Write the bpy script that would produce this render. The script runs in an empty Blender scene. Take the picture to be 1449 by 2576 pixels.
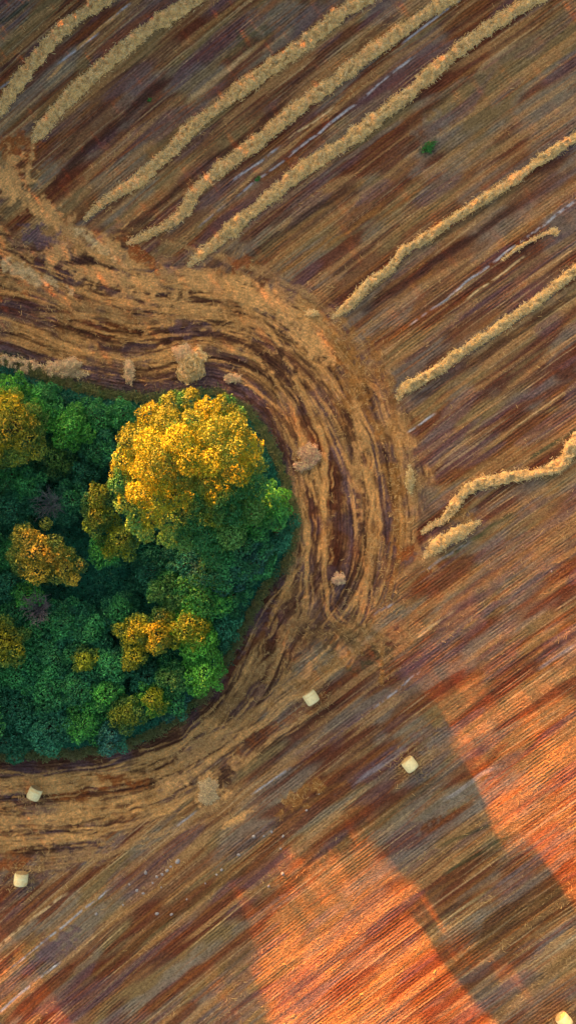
import bpy, math, random
import numpy as np

# ------------------------------------------------------------------ camera, sky, sun, exposure
sc = bpy.context.scene
COL = sc.collection
H = 90.0                       # drone height above the field
PX = 30.0                      # survey units per metre on the ground
cam = bpy.data.cameras.new('camera'); cam_o = bpy.data.objects.new('camera', cam); COL.objects.link(cam_o)
cam_o.location = (0, 0, H); sc.camera = cam_o
cam.sensor_fit = 'VERTICAL'; cam.sensor_height = 24.0; cam.lens = 24.0*H/(2576/PX); cam.clip_end = 4000; cam.clip_start = 1

SUN_EL = math.radians(12.0)
sx, sy = -0.565, 0.825          # horizontal direction towards the sun
world = bpy.data.worlds.new('World'); sc.world = world; world.use_nodes = True
wn = world.node_tree
sky = wn.nodes.new('ShaderNodeTexSky'); sky.sky_type = 'NISHITA'; sky.sun_disc = False; sky.air_density = 1.0; sky.dust_density = 6.0; sky.ozone_density = 0.0
sky.sun_elevation = SUN_EL; sky.sun_rotation = math.atan2(sx, sy)
wn.links.new(sky.outputs[0], wn.nodes['Background'].inputs[0]); wn.nodes['Background'].inputs[1].default_value = 0.052
sun = bpy.data.lights.new('sun', 'SUN'); sun.energy = 4.3; sun.angle = math.radians(0.6); sun.color = (1.0, 0.26, 0.03)
sun_o = bpy.data.objects.new('sun', sun); COL.objects.link(sun_o)
from mathutils import Vector
sun_o.rotation_euler = Vector((sx*math.cos(SUN_EL), sy*math.cos(SUN_EL), math.sin(SUN_EL))).to_track_quat('Z', 'Y').to_euler()
sun_o.location = (-60, 90, 60)
sc.view_settings.view_transform = 'Standard'; sc.view_settings.look = 'None'
sc.view_settings.exposure = 3.05; sc.view_settings.gamma = 1.0
sc.cycles.max_bounces = 6; sc.cycles.diffuse_bounces = 3; sc.cycles.transparent_max_bounces = 4

# ------------------------------------------------------------------ helpers
rng = np.random.default_rng(11)
random.seed(5)
def at(X, Y, z=0.0):
    k = (H-z)/H
    return ((X-724.5)/PX*k, (1288-Y)/PX*k, z)
def lin(c):
    c = np.asarray(c, float)/255.0
    return np.where(c > .04045, ((c+.055)/1.055)**2.4, c/12.92)
LIGHT = np.array([.70, .63, .56])
def alb(r, g, b, cap=.85):
    return np.minimum(lin((r, g, b))/LIGHT, cap)
def hsh(i, j, seed):
    n = (i.astype(np.int64)*374761393 + j.astype(np.int64)*668265263 + seed*1442695041) & 0xffffffff
    n = ((n ^ (n >> 13))*1274126177) & 0xffffffff
    n = ((n ^ (n >> 16))*2246822519) & 0xffffffff
    return ((n ^ (n >> 15)) & 0xffffff)/16777215.0
def vn(x, y, seed=0):
    xi = np.floor(x); yi = np.floor(y); fx = x-xi; fy = y-yi
    fx = fx*fx*fx*(fx*(fx*6-15)+10); fy = fy*fy*fy*(fy*(fy*6-15)+10)
    a = hsh(xi, yi, seed); b = hsh(xi+1, yi, seed); c = hsh(xi, yi+1, seed); d = hsh(xi+1, yi+1, seed)
    return (a*(1-fx)+b*fx)*(1-fy)+(c*(1-fx)+d*fx)*fy
def fbm(x, y, seed=0, n=3, g=.5):
    s = 0; w = 1; t = 0
    for k in range(n):
        s = s+w*vn(x*2**k+k*17.3, y*2**k-k*9.1, seed+k*7); t += w; w *= g
    return s/t
def ss(a, b, x):
    t = np.clip((x-a)/(b-a), 0, 1); return t*t*(3-2*t)
def catmull(P, step=6.0):
    P = [np.array(p, float) for p in P]; P = [2*P[0]-P[1]]+P+[2*P[-1]-P[-2]]
    out = []
    for i in range(1, len(P)-2):
        n = max(2, int(np.linalg.norm(P[i+1]-P[i])/step))
        for k in range(n):
            t = k/n
            out.append(.5*((2*P[i])+(P[i+1]-P[i-1])*t+(2*P[i-1]-5*P[i]+4*P[i+1]-P[i+2])*t*t+(-P[i-1]+3*P[i]-3*P[i+1]+P[i+2])*t**3))
    out.append(P[-2]); return np.array(out)

def npmesh(name, V, F, col=None, mat=None, parent=None, smooth=False, attrs=None):
    """one mesh object from vertex array V and face array F (all faces of the same size)"""
    V = np.asarray(V, np.float32); F = np.asarray(F, np.int32)
    me = bpy.data.meshes.new(name)
    me.vertices.add(len(V)); me.vertices.foreach_set('co', V.ravel())
    k = F.shape[1]
    me.loops.add(F.size); me.loops.foreach_set('vertex_index', F.ravel())
    me.polygons.add(len(F)); me.polygons.foreach_set('loop_start', np.arange(0, F.size, k, dtype=np.int32))
    me.polygons.foreach_set('loop_total', np.full(len(F), k, np.int32))
    if smooth: me.polygons.foreach_set('use_smooth', np.ones(len(F), bool))
    me.update(calc_edges=True)
    if col is not None:
        a = me.attributes.new('tint', 'FLOAT_COLOR', 'POINT')
        c = np.ones((len(V), 4), np.float32); c[:, :3] = col; a.data.foreach_set('color', c.ravel())
    for nm, arr in (attrs or {}).items():
        arr = np.asarray(arr, np.float32)
        if arr.ndim == 1:
            a = me.attributes.new(nm, 'FLOAT', 'POINT'); a.data.foreach_set('value', arr)
        else:
            a = me.attributes.new(nm, 'FLOAT_VECTOR', 'POINT'); a.data.foreach_set('vector', arr.ravel())
    if mat: me.materials.append(mat)
    o = bpy.data.objects.new(name, me); COL.objects.link(o)
    if parent: o.parent = parent
    return o
def tag(o, label=None, cat=None, group=None, kind=None):
    if label: o['label'] = label
    if cat: o['category'] = cat
    if group: o['group'] = group
    if kind: o['kind'] = kind
    return o
def empty(name, loc, rz=0):
    o = bpy.data.objects.new(name, None); COL.objects.link(o); o.location = loc; o.rotation_euler[2] = rz; o.empty_display_size = .3
    return o
def join(parts):
    Vs, Fs, Cs, n = [], [], [], 0
    for V, F, C in parts:
        Vs.append(V); Fs.append(F+n); Cs.append(C); n += len(V)
    return np.concatenate(Vs), np.concatenate(Fs), np.concatenate(Cs)

# ------------------------------------------------------------------ materials
def nmat(name):
    m = bpy.data.materials.new(name); m.use_nodes = True
    b = m.node_tree.nodes['Principled BSDF']; b.inputs['Roughness'].default_value = .95
    b.inputs['Specular IOR Level'].default_value = .1
    return m, m.node_tree, b
def N(nt, t, **k):
    n = nt.nodes.new(t)
    for a, v in k.items(): setattr(n, a, v)
    return n
def attr(nt, nm):
    return N(nt, 'ShaderNodeAttribute', attribute_name=nm)
def mathn(nt, op, a, b=None, c=None):
    n = N(nt, 'ShaderNodeMath', operation=op)
    for i, v in enumerate((a, b, c)):
        if v is None: continue
        if isinstance(v, (int, float)): n.inputs[i].default_value = v
        else: nt.links.new(v, n.inputs[i])
    return n.outputs[0]
def noise(nt, vec, scale, detail=2, rough=.5):
    n = N(nt, 'ShaderNodeTexNoise'); n.inputs['Scale'].default_value = scale
    n.inputs['Detail'].default_value = detail; n.inputs['Roughness'].default_value = rough
    if vec is not None: nt.links.new(vec, n.inputs['Vector'])
    return n.outputs[0]
def scaled(nt, col, fac):
    n = N(nt, 'ShaderNodeVectorMath', operation='SCALE'); nt.links.new(col, n.inputs[0]); nt.links.new(fac, n.inputs['Scale'])
    return n.outputs[0]

def tint_mat(name, nscale=6, lo=.7, hi=1.3, rough=.95, spec=.1, trans=0.0, bump=0.0):
    m, nt, b = nmat(name)
    a = attr(nt, 'tint'); g = N(nt, 'ShaderNodeNewGeometry')
    f = mathn(nt, 'MULTIPLY_ADD', noise(nt, g.outputs['Position'], nscale, 3, .6), (hi-lo)*1.6, lo-(hi-lo)*.3)
    c = scaled(nt, a.outputs['Color'], f)
    nt.links.new(c, b.inputs['Base Color']); b.inputs['Roughness'].default_value = rough
    b.inputs['Specular IOR Level'].default_value = spec
    if bump:
        bn = N(nt, 'ShaderNodeBump'); bn.inputs['Strength'].default_value = 1; bn.inputs['Distance'].default_value = bump
        nt.links.new(noise(nt, g.outputs['Position'], nscale*2.5, 3, .65), bn.inputs['Height']); nt.links.new(bn.outputs[0], b.inputs['Normal'])
    if trans:
        tr = N(nt, 'ShaderNodeBsdfTranslucent'); nt.links.new(c, tr.inputs['Color'])
        mx = N(nt, 'ShaderNodeMixShader'); mx.inputs[0].default_value = trans
        nt.links.new(b.outputs[0], mx.inputs[1]); nt.links.new(tr.outputs[0], mx.inputs[2])
        nt.links.new(mx.outputs[0], nt.nodes['Material Output'].inputs[0])
    return m
M_LEAF = tint_mat('leaf', 3.0, .8, 1.2, .55, .25, trans=.22)
M_STRAW = tint_mat('straw', 9.0, .75, 1.25, .85, .2)
M_STRAWB = tint_mat('matted_straw', 7.0, .55, 1.35, .9, .1, bump=.10)
M_BARK = tint_mat('bark', 8.0, .6, 1.3, .95, .1, bump=.05)
M_STONE = tint_mat('chalky_clod', 10.0, .7, 1.2, .9, .2, bump=.03)
M_WRAP = tint_mat('bale_netting', 14.0, .88, 1.1, .7, .2, bump=.02)

# ------------------------------------------------------------------ the layout of the field (survey units: 30 = 1 m, y downwards)
EDGE = catmull([(-900, 700), (-500, 800), (-300, 850), (0, 905), (150, 960), (350, 1000), (530, 985), (640, 1050), (705, 1170),
                (738, 1290), (725, 1400), (650, 1510), (560, 1680), (470, 1790), (330, 1868), (150, 1897), (0, 1902), (-300, 1930), (-900, 2100)], 14)
_seg = np.linalg.norm(np.diff(EDGE, axis=0), axis=1); _arc = np.concatenate([[0], np.cumsum(_seg)])
def ring_coords(X, Y):
    """signed distance from the grove edge (positive in the field) and position along it"""
    best = np.full(X.shape, 1e18); u = np.zeros(X.shape); sg = np.ones(X.shape)
    for i in range(len(EDGE)-1):
        ax, ay = EDGE[i]; dx, dy = EDGE[i+1]-EDGE[i]; L2 = dx*dx+dy*dy
        t = np.clip(((X-ax)*dx+(Y-ay)*dy)/L2, 0, 1)
        ex = X-ax-t*dx; ey = Y-ay-t*dy; q = ex*ex+ey*ey
        m = q < best
        best = np.where(m, q, best); u = np.where(m, _arc[i]+t*_seg[i], u)
        sg = np.where(m, np.where(dx*ey-dy*ex < 0, 1.0, -1.0), sg)
    return np.sqrt(best)*sg, u
def arc_of(X, Y):
    d = np.hypot(EDGE[:, 0]-X, EDGE[:, 1]-Y); return _arc[d.argmin()]
_lim = [((-300, 700), 350), ((0, 905), 330), ((200, 980), 385), ((350, 1000), 360), ((530, 985), 320), ((610, 1030), 300), ((690, 1130), 325),
        ((730, 1250), 320), ((738, 1330), 290), ((710, 1420), 235), ((650, 1510), 215), ((590, 1620), 150), ((520, 1730), 130), ((450, 1800), 150),
        ((350, 1860), 180), ((200, 1890), 240), ((0, 1902), 300), ((-300, 1930), 330)]
_lu = [arc_of(*p) for p, _ in _lim]; _lv = [v for _, v in _lim]
def rows(X, Y):
    Xc = np.clip(X, -400, 1900)
    return (Y+.88*X-.000065*Xc*Xc)/1.27, .8*X-.6*Y

PAL = {k: alb(*v) for k, v in dict(
    soil=(86, 56, 46), brown=(116, 84, 60), red=(96, 52, 36), dark=(60, 38, 34), olive=(122, 104, 72), grey=(124, 113, 98), tan=(156, 120, 80),
    straw=(188, 142, 90), pale=(180, 156, 118), purple=(98, 76, 82), rust=(140, 78, 38), ochre=(146, 102, 54), chalk=(146, 142, 142), green=(30, 84, 34),
    weed_shade=(44, 62, 44), deep=(20, 46, 30), darkolive=(84, 66, 40)).items()}
for k_ in PAL: PAL[k_] = PAL[k_]*(1.0 if k_ in ('straw', 'pale', 'chalk', 'deep', 'green') else .86 if k_ == 'tan' else .76)*(np.array([1.08, .97, .78]) if k_ not in ('chalk', 'deep', 'green', 'purple', 'grey') else np.array([1.0, .97, .90]))
def mixc(c, k, f):
    return c+(PAL[k]-c)*np.clip(f, 0, 1)[:, None]
# pale thin wheel lines, rows of chalky soil, painted windrow shade: x0 y0 x1 y1 width strength colour
LINES = [(0, 222, 95, 148, 4, .8, 'chalk'), (150, 158, 245, 88, 4, .9, 'chalk'), (270, 55, 330, 10, 4, .8, 'chalk'), (585, 455, 700, 374, 5, .8, 'chalk'),
         (505, 568, 560, 520, 4, .5, 'chalk'), (600, 490, 730, 392, 4, .7, 'chalk'), (730, 392, 880, 272, 5, .9, 'chalk'), (880, 272, 1035, 145, 4, .8, 'chalk'), (730, 345, 840, 270, 4, .7, 'pale'),
         (1015, 106, 1155, 2, 4, .8, 'chalk'), (1130, 742, 1290, 622, 4, .9, 'chalk'), (1290, 622, 1449, 505, 5, .9, 'chalk'), (1175, 750, 1325, 642, 4, .7, 'pale'),
         (1006, 1101, 1090, 1045, 4, .9, 'chalk'), (1034, 815, 1132, 745, 4, .7, 'chalk'), (975, 1225, 1010, 1195, 4, .8, 'chalk'),
         (830, 1865, 945, 1775, 4, .7, 'purple'), (945, 1775, 1052, 1694, 4, .8, 'chalk'), (894, 1967, 1014, 1886, 14, .55, 'chalk'), (940, 1550, 985, 1518, 6, .8, 'chalk'),
         (1050, 1600, 1140, 1540, 7, .7, 'pale'), (1060, 1440, 1180, 1360, 6, .4, 'chalk'), (34, 2430, 170, 2322, 4, .9, 'chalk'), (170, 2322, 270, 2241, 4, .8, 'chalk'), (0, 2545, 149, 2424, 5, .8, 'chalk'),
         (80, 2310, 165, 2250, 6, .7, 'pale'), (0, 2380, 60, 2330, 6, .6, 'pale'), (640, 1995, 725, 1935, 4, .7, 'chalk'), (440, 2085, 495, 2040, 4, .6, 'chalk'), (1150, 2050, 1330, 1930, 9, .5, 'grey'),
         (1270, 2140, 1449, 2010, 8, .5, 'grey'), (1090, 640, 1200, 560, 3, .3, 'pale'), (230, 450, 545, 215, 3, .55, 'rust'), (310, 575, 355, 535, 3, .8, 'straw'), (1010, 1090, 1050, 1050, 6, .7, 'rust'),
         (480, 250, 640, 120, 12, .4, 'pale'), (1190, 190, 1290, 110, 12, .5, 'pale'), (1300, 300, 1449, 190, 16, .5, 'tan'), (1270, 330, 1140, 430, 14, .5, 'tan'), (700, 690, 880, 560, 14, .5, 'ochre'),
         (740, 740, 900, 625, 10, .5, 'tan'), (900, 820, 1120, 660, 18, .4, 'ochre'), (190, 510, 330, 360, 10, .5, 'tan'), (800, 450, 1010, 300, 12, .5, 'grey'), (1040, 280, 1190, 190, 22, .45, 'grey'),
         (150, 430, 420, 190, 22, .7, 'soil'), (240, 560, 560, 300, 16, .7, 'soil'), (540, 660, 760, 520, 18, .75, 'soil'), (830, 700, 1010, 560, 12, .7, 'dark'), (960, 760, 1449, 420, 18, .6, 'soil'),
         (1000, 920, 1300, 720, 12, .6, 'soil'), (1190, 1240, 1449, 1080, 10, .8, 'weed_shade'), (1120, 1400, 1290, 1290, 10, .7, 'weed_shade'), (950, 870, 1100, 770, 10, .5, 'rust'), (300, 120, 420, 30, 14, .4, 'rust'),  # green strips beside the wavy windrow: its shade painted into the soil colour
         (0, 60, 90, 0, 16, .6, 'weed_shade'), (0, 110, 150, 10, 18, .5, 'tan'), (560, 620, 640, 560, 5, .5, 'tan'), (640, 1900, 860, 1760, 20, .6, 'dark'), (600, 1920, 700, 1850, 16, .5, 'soil'),
         (1080, 1590, 1230, 1500, 14, .4, 'tan'), (1190, 1720, 1449, 1560, 10, .4, 'ochre'), (1290, 1740, 1400, 1660, 8, .7, 'ochre'), (1100, 2130, 1260, 2060, 9, .5, 'weed_shade'), (1120, 2200, 1280, 2100, 8, .6, 'deep'),
         (1360, 1680, 1449, 1620, 8, .4, 'chalk'), (1240, 1930, 1120, 2010, 10, .4, 'chalk'), (600, 2310, 790, 2180, 10, .5, 'soil'), (560, 2440, 700, 2340, 16, .5, 'darkolive'), (1160, 2400, 1449, 2200, 30, .4, 'darkolive'),
         (700, 2060, 880, 1960, 14, .5, 'ochre'), (560, 2080, 640, 2030, 10, .6, 'straw'), (300, 2440, 480, 2300, 20, .35, 'ochre'), (500, 2420, 650, 2300, 14, .5, 'darkolive'),
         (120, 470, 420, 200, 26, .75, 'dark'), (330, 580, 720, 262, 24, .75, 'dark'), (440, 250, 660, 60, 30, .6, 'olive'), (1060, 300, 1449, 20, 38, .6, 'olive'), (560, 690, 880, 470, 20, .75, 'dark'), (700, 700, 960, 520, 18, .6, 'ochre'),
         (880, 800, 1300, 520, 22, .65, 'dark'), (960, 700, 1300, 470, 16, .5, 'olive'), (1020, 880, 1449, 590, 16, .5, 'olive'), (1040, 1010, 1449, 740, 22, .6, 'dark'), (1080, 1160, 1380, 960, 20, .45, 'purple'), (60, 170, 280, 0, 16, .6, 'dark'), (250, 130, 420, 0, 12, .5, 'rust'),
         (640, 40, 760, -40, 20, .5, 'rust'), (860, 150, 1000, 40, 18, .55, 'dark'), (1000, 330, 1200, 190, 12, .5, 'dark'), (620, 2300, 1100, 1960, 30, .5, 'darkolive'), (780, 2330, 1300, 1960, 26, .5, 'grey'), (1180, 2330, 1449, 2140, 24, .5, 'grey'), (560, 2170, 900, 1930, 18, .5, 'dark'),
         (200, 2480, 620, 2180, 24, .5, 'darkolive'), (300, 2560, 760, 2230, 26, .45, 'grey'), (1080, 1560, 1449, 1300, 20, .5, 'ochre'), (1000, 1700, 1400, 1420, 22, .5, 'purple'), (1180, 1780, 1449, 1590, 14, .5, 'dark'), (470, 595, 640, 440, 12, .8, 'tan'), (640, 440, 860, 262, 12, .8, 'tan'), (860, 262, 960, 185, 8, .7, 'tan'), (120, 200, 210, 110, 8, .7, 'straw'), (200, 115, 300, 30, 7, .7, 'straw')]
# tracks that follow the grove edge: offset from the edge, half width, first and last point on the edge, strength, colour
BANDS = [(28, 24, (-300, 850), (738, 1290), .85, 'purple'), (20, 18, (738, 1290), (470, 1790), .8, 'soil'), (18, 20, (470, 1790), (-300, 1930), .85, 'soil'), (48, 12, (330, 1868), (-300, 1930), .6, 'purple'),
         (95, 20, (-300, 850), (530, 985), .75, 'straw'), (62, 9, (-300, 850), (400, 1000), .5, 'tan'), (130, 18, (-300, 850), (90, 940), .75, 'dark'), (165, 14, (-200, 850), (350, 1000), .5, 'rust'), (200, 14, (0, 905), (640, 1050), .6, 'tan'),
         (240, 18, (100, 940), (560, 990), .6, 'brown'), (255, 16, (-300, 850), (100, 940), .7, 'dark'), (285, 18, (-300, 850), (620, 1030), .7, 'straw'), (320, 12, (0, 905), (640, 1050), .5, 'purple'), (345, 22, (0, 905), (530, 985), .6, 'straw'),
         (75, 12, (560, 995), (705, 1170), .6, 'tan'), (100, 14, (530, 985), (690, 1140), .5, 'brown'), (125, 12, (600, 1020), (705, 1170), .6, 'straw'), (170, 13, (590, 1010), (705, 1170), .6, 'tan'),
         (190, 20, (530, 985), (610, 1030), .6, 'dark'), (32, 8, (705, 1200), (700, 1440), .8, 'straw'), (56, 12, (715, 1220), (725, 1400), .8, 'soil'), (80, 8, (700, 1160), (710, 1420), .85, 'straw'), (108, 17, (690, 1120), (700, 1440), .95, 'red'),
         (118, 14, (705, 1170), (710, 1420), .5, 'dark'), (146, 12, (680, 1120), (705, 1430), .8, 'purple'), (178, 16, (640, 1050), (690, 1450), .85, 'tan'), (205, 8, (640, 1050), (690, 1450), .7, 'straw'), (235, 16, (680, 1120), (720, 1400), .7, 'purple'),
         (265, 12, (640, 1050), (738, 1330), .7, 'ochre'), (290, 14, (700, 1180), (738, 1330), .6, 'straw'), (40, 10, (710, 1430), (470, 1790), .6, 'tan'), (75, 12, (690, 1460), (600, 1600), .8, 'red'), (105, 10, (710, 1420), (560, 1680), .7, 'straw'),
         (62, 10, (560, 1680), (330, 1868), .7, 'tan'), (90, 14, (600, 1600), (400, 1840), .7, 'soil'), (120, 12, (560, 1680), (330, 1868), .6, 'straw'), (70, 12, (400, 1835), (-300, 1930), .7, 'straw'), (98, 14, (330, 1868), (120, 1900), .85, 'rust'),
         (100, 14, (100, 1900), (-300, 1930), .8, 'purple'), (128, 12, (400, 1835), (-100, 1920), .8, 'straw'), (150, 10, (330, 1868), (-300, 1930), .5, 'brown'), (172, 13, (300, 1875), (-300, 1930), .8, 'straw'), (196, 10, (330, 1868), (90, 1900), .85, 'dark'),
         (215, 10, (250, 1880), (-300, 1930), .8, 'straw'), (236, 9, (250, 1880), (70, 1900), .9, 'dark'), (240, 12, (60, 1900), (-300, 1930), .7, 'rust'), (265, 12, (330, 1868), (-300, 1930), .6, 'tan'), (290, 12, (250, 1880), (-300, 1930), .6, 'soil')]
BANDS = [(a, b, arc_of(*p), arc_of(*q), s, c) for a, b, p, q, s, c in BANDS]
# loose blotches: x y rx ry turn strength colour
BLOTS = [(30, 380, 60, 45, 0, .8, 'rust'), (30, 450, 70, 55, 30, .8, 'straw'), (110, 530, 90, 30, 35, .7, 'straw'), (200, 590, 70, 22, 35, .7, 'tan'), (250, 620, 60, 12, 35, .9, 'pale'), (205, 655, 38, 20, 0, .9, 'dark'), (90, 590, 50, 28, 20, .8, 'purple'),
         (160, 640, 40, 18, 10, .7, 'straw'), (300, 640, 70, 22, 35, .6, 'straw'), (600, 670, 40, 16, -20, .7, 'rust'), (450, 700, 80, 20, 10, .7, 'tan'), (350, 640, 60, 14, 40, .8, 'rust'), (520, 720, 90, 22, 20, .5, 'straw'),
         (690, 760, 80, 22, 35, .6, 'straw'), (760, 820, 70, 22, 30, .6, 'tan'), (700, 920, 50, 28, 40, .8, 'dark'), (655, 880, 40, 14, 40, .7, 'dark'), (850, 860, 70, 40, 40, .6, 'ochre'), (880, 960, 40, 80, -15, .6, 'ochre'), (960, 930, 16, 70, -25, .6, 'ochre'),
         (480, 830, 50, 18, 0, .5, 'purple'), (560, 850, 60, 10, 15, .7, 'dark'), (1020, 1390, 26, 20, 0, .8, 'rust'), (1000, 1330, 20, 60, 0, .5, 'ochre'), (1080, 1400, 30, 30, 0, .5, 'tan'), (880, 1600, 60, 45, 0, .6, 'darkolive'), (950, 1640, 60, 25, -30, .5, 'weed_shade'),
         (960, 1665, 6, 45, 0, .8, 'ochre'), (1170, 1300, 30, 22, 0, .7, 'ochre'), (530, 1975, 40, 34, 0, .9, 'straw'), (565, 1955, 20, 24, 0, .9, 'dark'), (500, 1890, 80, 22, -25, .8, 'tan'), (440, 1960, 60, 14, -15, .6, 'straw'), (600, 2060, 40, 12, -30, .7, 'straw'),
         (760, 2000, 60, 22, -35, .7, 'ochre'), (90, 1985, 40, 20, 0, .4, 'tan'), (40, 2060, 90, 12, -5, .6, 'straw'), (180, 2150, 110, 12, -8, .6, 'tan'), (40, 2170, 60, 16, 0, .7, 'rust'), (320, 1960, 60, 14, 12, .6, 'rust'), (760, 1560, 60, 60, 0, .4, 'brown'),
         (1075, 375, 22, 16, -30, .7, 'weed_shade'), (1090, 330, 60, 30, -35, .4, 'grey'), (630, 100, 60, 30, -35, .35, 'weed_shade'), (640, 1560, 30, 80, 30, .45, 'purple'), (300, 1965, 70, 12, 12, .6, 'rust'), (830, 1680, 110, 16, -30, .6, 'ochre'), (740, 1800, 120, 14, -32, .5, 'rust'),
         (1100, 1860, 60, 14, -36, .5, 'grey'), (1000, 1900, 120, 16, -36, .4, 'purple'), (1000, 1600, 60, 20, -30, .5, 'tan'), (1150, 2010, 120, 14, -36, .45, 'grey'), (130, 2390, 60, 30, -36, .6, 'purple'), (300, 705, 170, 18, 14, .7, 'straw'), (620, 745, 90, 26, 22, .7, 'straw'), (770, 850, 80, 26, 40, .75, 'straw'), (420, 760, 140, 14, 10, .6, 'straw'), (900, 1130, 14, 120, 0, .5, 'straw'), (60, 690, 90, 16, 20, .7, 'pale'), (60, 2400, 50, 14, -40, .5, 'ochre')]

TRACKS = [([(-40, 420), (120, 545), (240, 640), (400, 700), (600, 740), (780, 800), (900, 890)], 12, 'straw', .8), ([(-40, 610), (100, 690), (250, 750), (420, 775), (600, 800), (740, 870), (860, 1000), (925, 1150), (938, 1350), (920, 1500), (880, 1600)], 10, 'straw', .8),
          ([(-40, 680), (160, 760), (330, 805), (500, 790), (640, 755), (760, 735)], 8, 'tan', .8), ([(440, 670), (600, 720), (720, 800), (860, 900), (960, 1010), (1010, 1150), (1020, 1260)], 9, 'straw', .7),
          ([(500, 850), (640, 905), (720, 990), (760, 1100), (770, 1250), (770, 1450), (755, 1580)], 9, 'straw', .9), ([(540, 690), (680, 830), (740, 950), (800, 1080), (820, 1250), (815, 1450), (840, 1560), (910, 1610)], 8, 'straw', .85),
          ([(745, 1380), (700, 1520), (640, 1650), (560, 1780), (480, 1860), (340, 1915), (150, 1955), (-40, 1975)], 9, 'straw', .9), ([(765, 1540), (700, 1640), (620, 1720), (560, 1800), (500, 1880), (420, 1950)], 8, 'tan', .8),
          ([(910, 1550), (800, 1660), (680, 1760), (560, 1850), (440, 1925), (280, 1970), (100, 1985), (-40, 2000)], 9, 'straw', .85), ([(950, 1560), (820, 1700), (650, 1820), (520, 1920), (430, 1990), (300, 2035), (120, 2055), (-40, 2075)], 10, 'straw', .8),
          ([(-40, 2135), (160, 2112), (320, 2080), (450, 2020), (560, 1950), (700, 1850), (830, 1760)], 9, 'straw', .75), ([(-40, 2190), (200, 2172), (380, 2110), (520, 2040), (640, 1960)], 8, 'tan', .8),
          ([(650, 590), (560, 680), (420, 760), (250, 800), (60, 790)], 5, 'tan', .7), ([(1005, 1330), (995, 1450), (960, 1540), (870, 1630)], 8, 'ochre', .8), ([(990, 1010), (1035, 1140), (1045, 1280), (1010, 1400)], 8, 'tan', .7),
          ([(705, 1470), (665, 1570), (605, 1660), (540, 1750)], 10, 'red', .85), ([(650, 1000), (730, 1110), (748, 1250), (745, 1380), (700, 1470)], 7, 'tan', .8), ([(930, 900), (985, 1020), (1000, 1180), (985, 1340), (950, 1500)], 9, 'ochre', .6),
          ([(380, 600), (520, 640), (700, 700), (850, 800), (930, 900)], 9, 'tan', .7), ([(560, 980), (660, 1040), (735, 1160), (790, 1330), (795, 1480), (830, 1600)], 6, 'soil', .8), ([(-40, 840), (150, 880), (330, 900), (470, 880), (580, 830), (700, 800)], 8, 'straw', .6),
          ([(-40, 520), (80, 610), (230, 700), (420, 740), (600, 780), (800, 900)], 7, 'dark', .6), ([(620, 830), (760, 920), (880, 1080), (900, 1300), (880, 1500)], 9, 'soil', .75), ([(600, 1500), (560, 1640), (470, 1760), (420, 1820)], 6, 'purple', .7),
          ([(1040, 1500), (900, 1590), (780, 1680), (640, 1790), (500, 1900)], 7, 'tan', .7), ([(720, 1560), (800, 1590), (900, 1600), (1000, 1570)], 9, 'tan', .5)]
def track_cover(X, Y, pts, w, seed):
    P = catmull(pts, 28); f = np.zeros(X.shape)
    m = (X > P[:, 0].min()-60) & (X < P[:, 0].max()+60) & (Y > P[:, 1].min()-60) & (Y < P[:, 1].max()+60)
    x, y = X[m], Y[m]
    if not len(x): return f
    x = x+22*(fbm(x/55, y/55, seed+1, 2)-.5); y = y+22*(fbm(x/55, y/55, seed+2, 2)-.5)
    best = np.full(x.shape, 1e9); uu = np.zeros(x.shape); acc = 0
    for i in range(len(P)-1):
        dx, dy = P[i+1]-P[i]; L = math.hypot(dx, dy); t = np.clip(((x-P[i, 0])*dx+(y-P[i, 1])*dy)/(L*L), 0, 1)
        q = np.hypot(x-P[i, 0]-t*dx, y-P[i, 1]-t*dy); k_ = q < best; best = np.where(k_, q, best); uu = np.where(k_, acc+t*L, uu); acc += L
    ww = w*(.5+.9*fbm(uu/60, uu*0+seed, seed+3, 2)); e = ss(0, 60, uu)*ss(acc, acc-60, uu)
    v = ss(ww*1.25, ww*.6, best)*e*(.35+.65*ss(.3, .5, fbm(uu/45, best/6, seed+4, 3)))
    v = np.maximum(v, .6*ss(3.5, 1.5, np.abs(best-ww*1.7-3))*e*ss(.42, .6, fbm(uu/40, uu*0, seed+5, 2)))
    f[m] = v; return f
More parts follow.
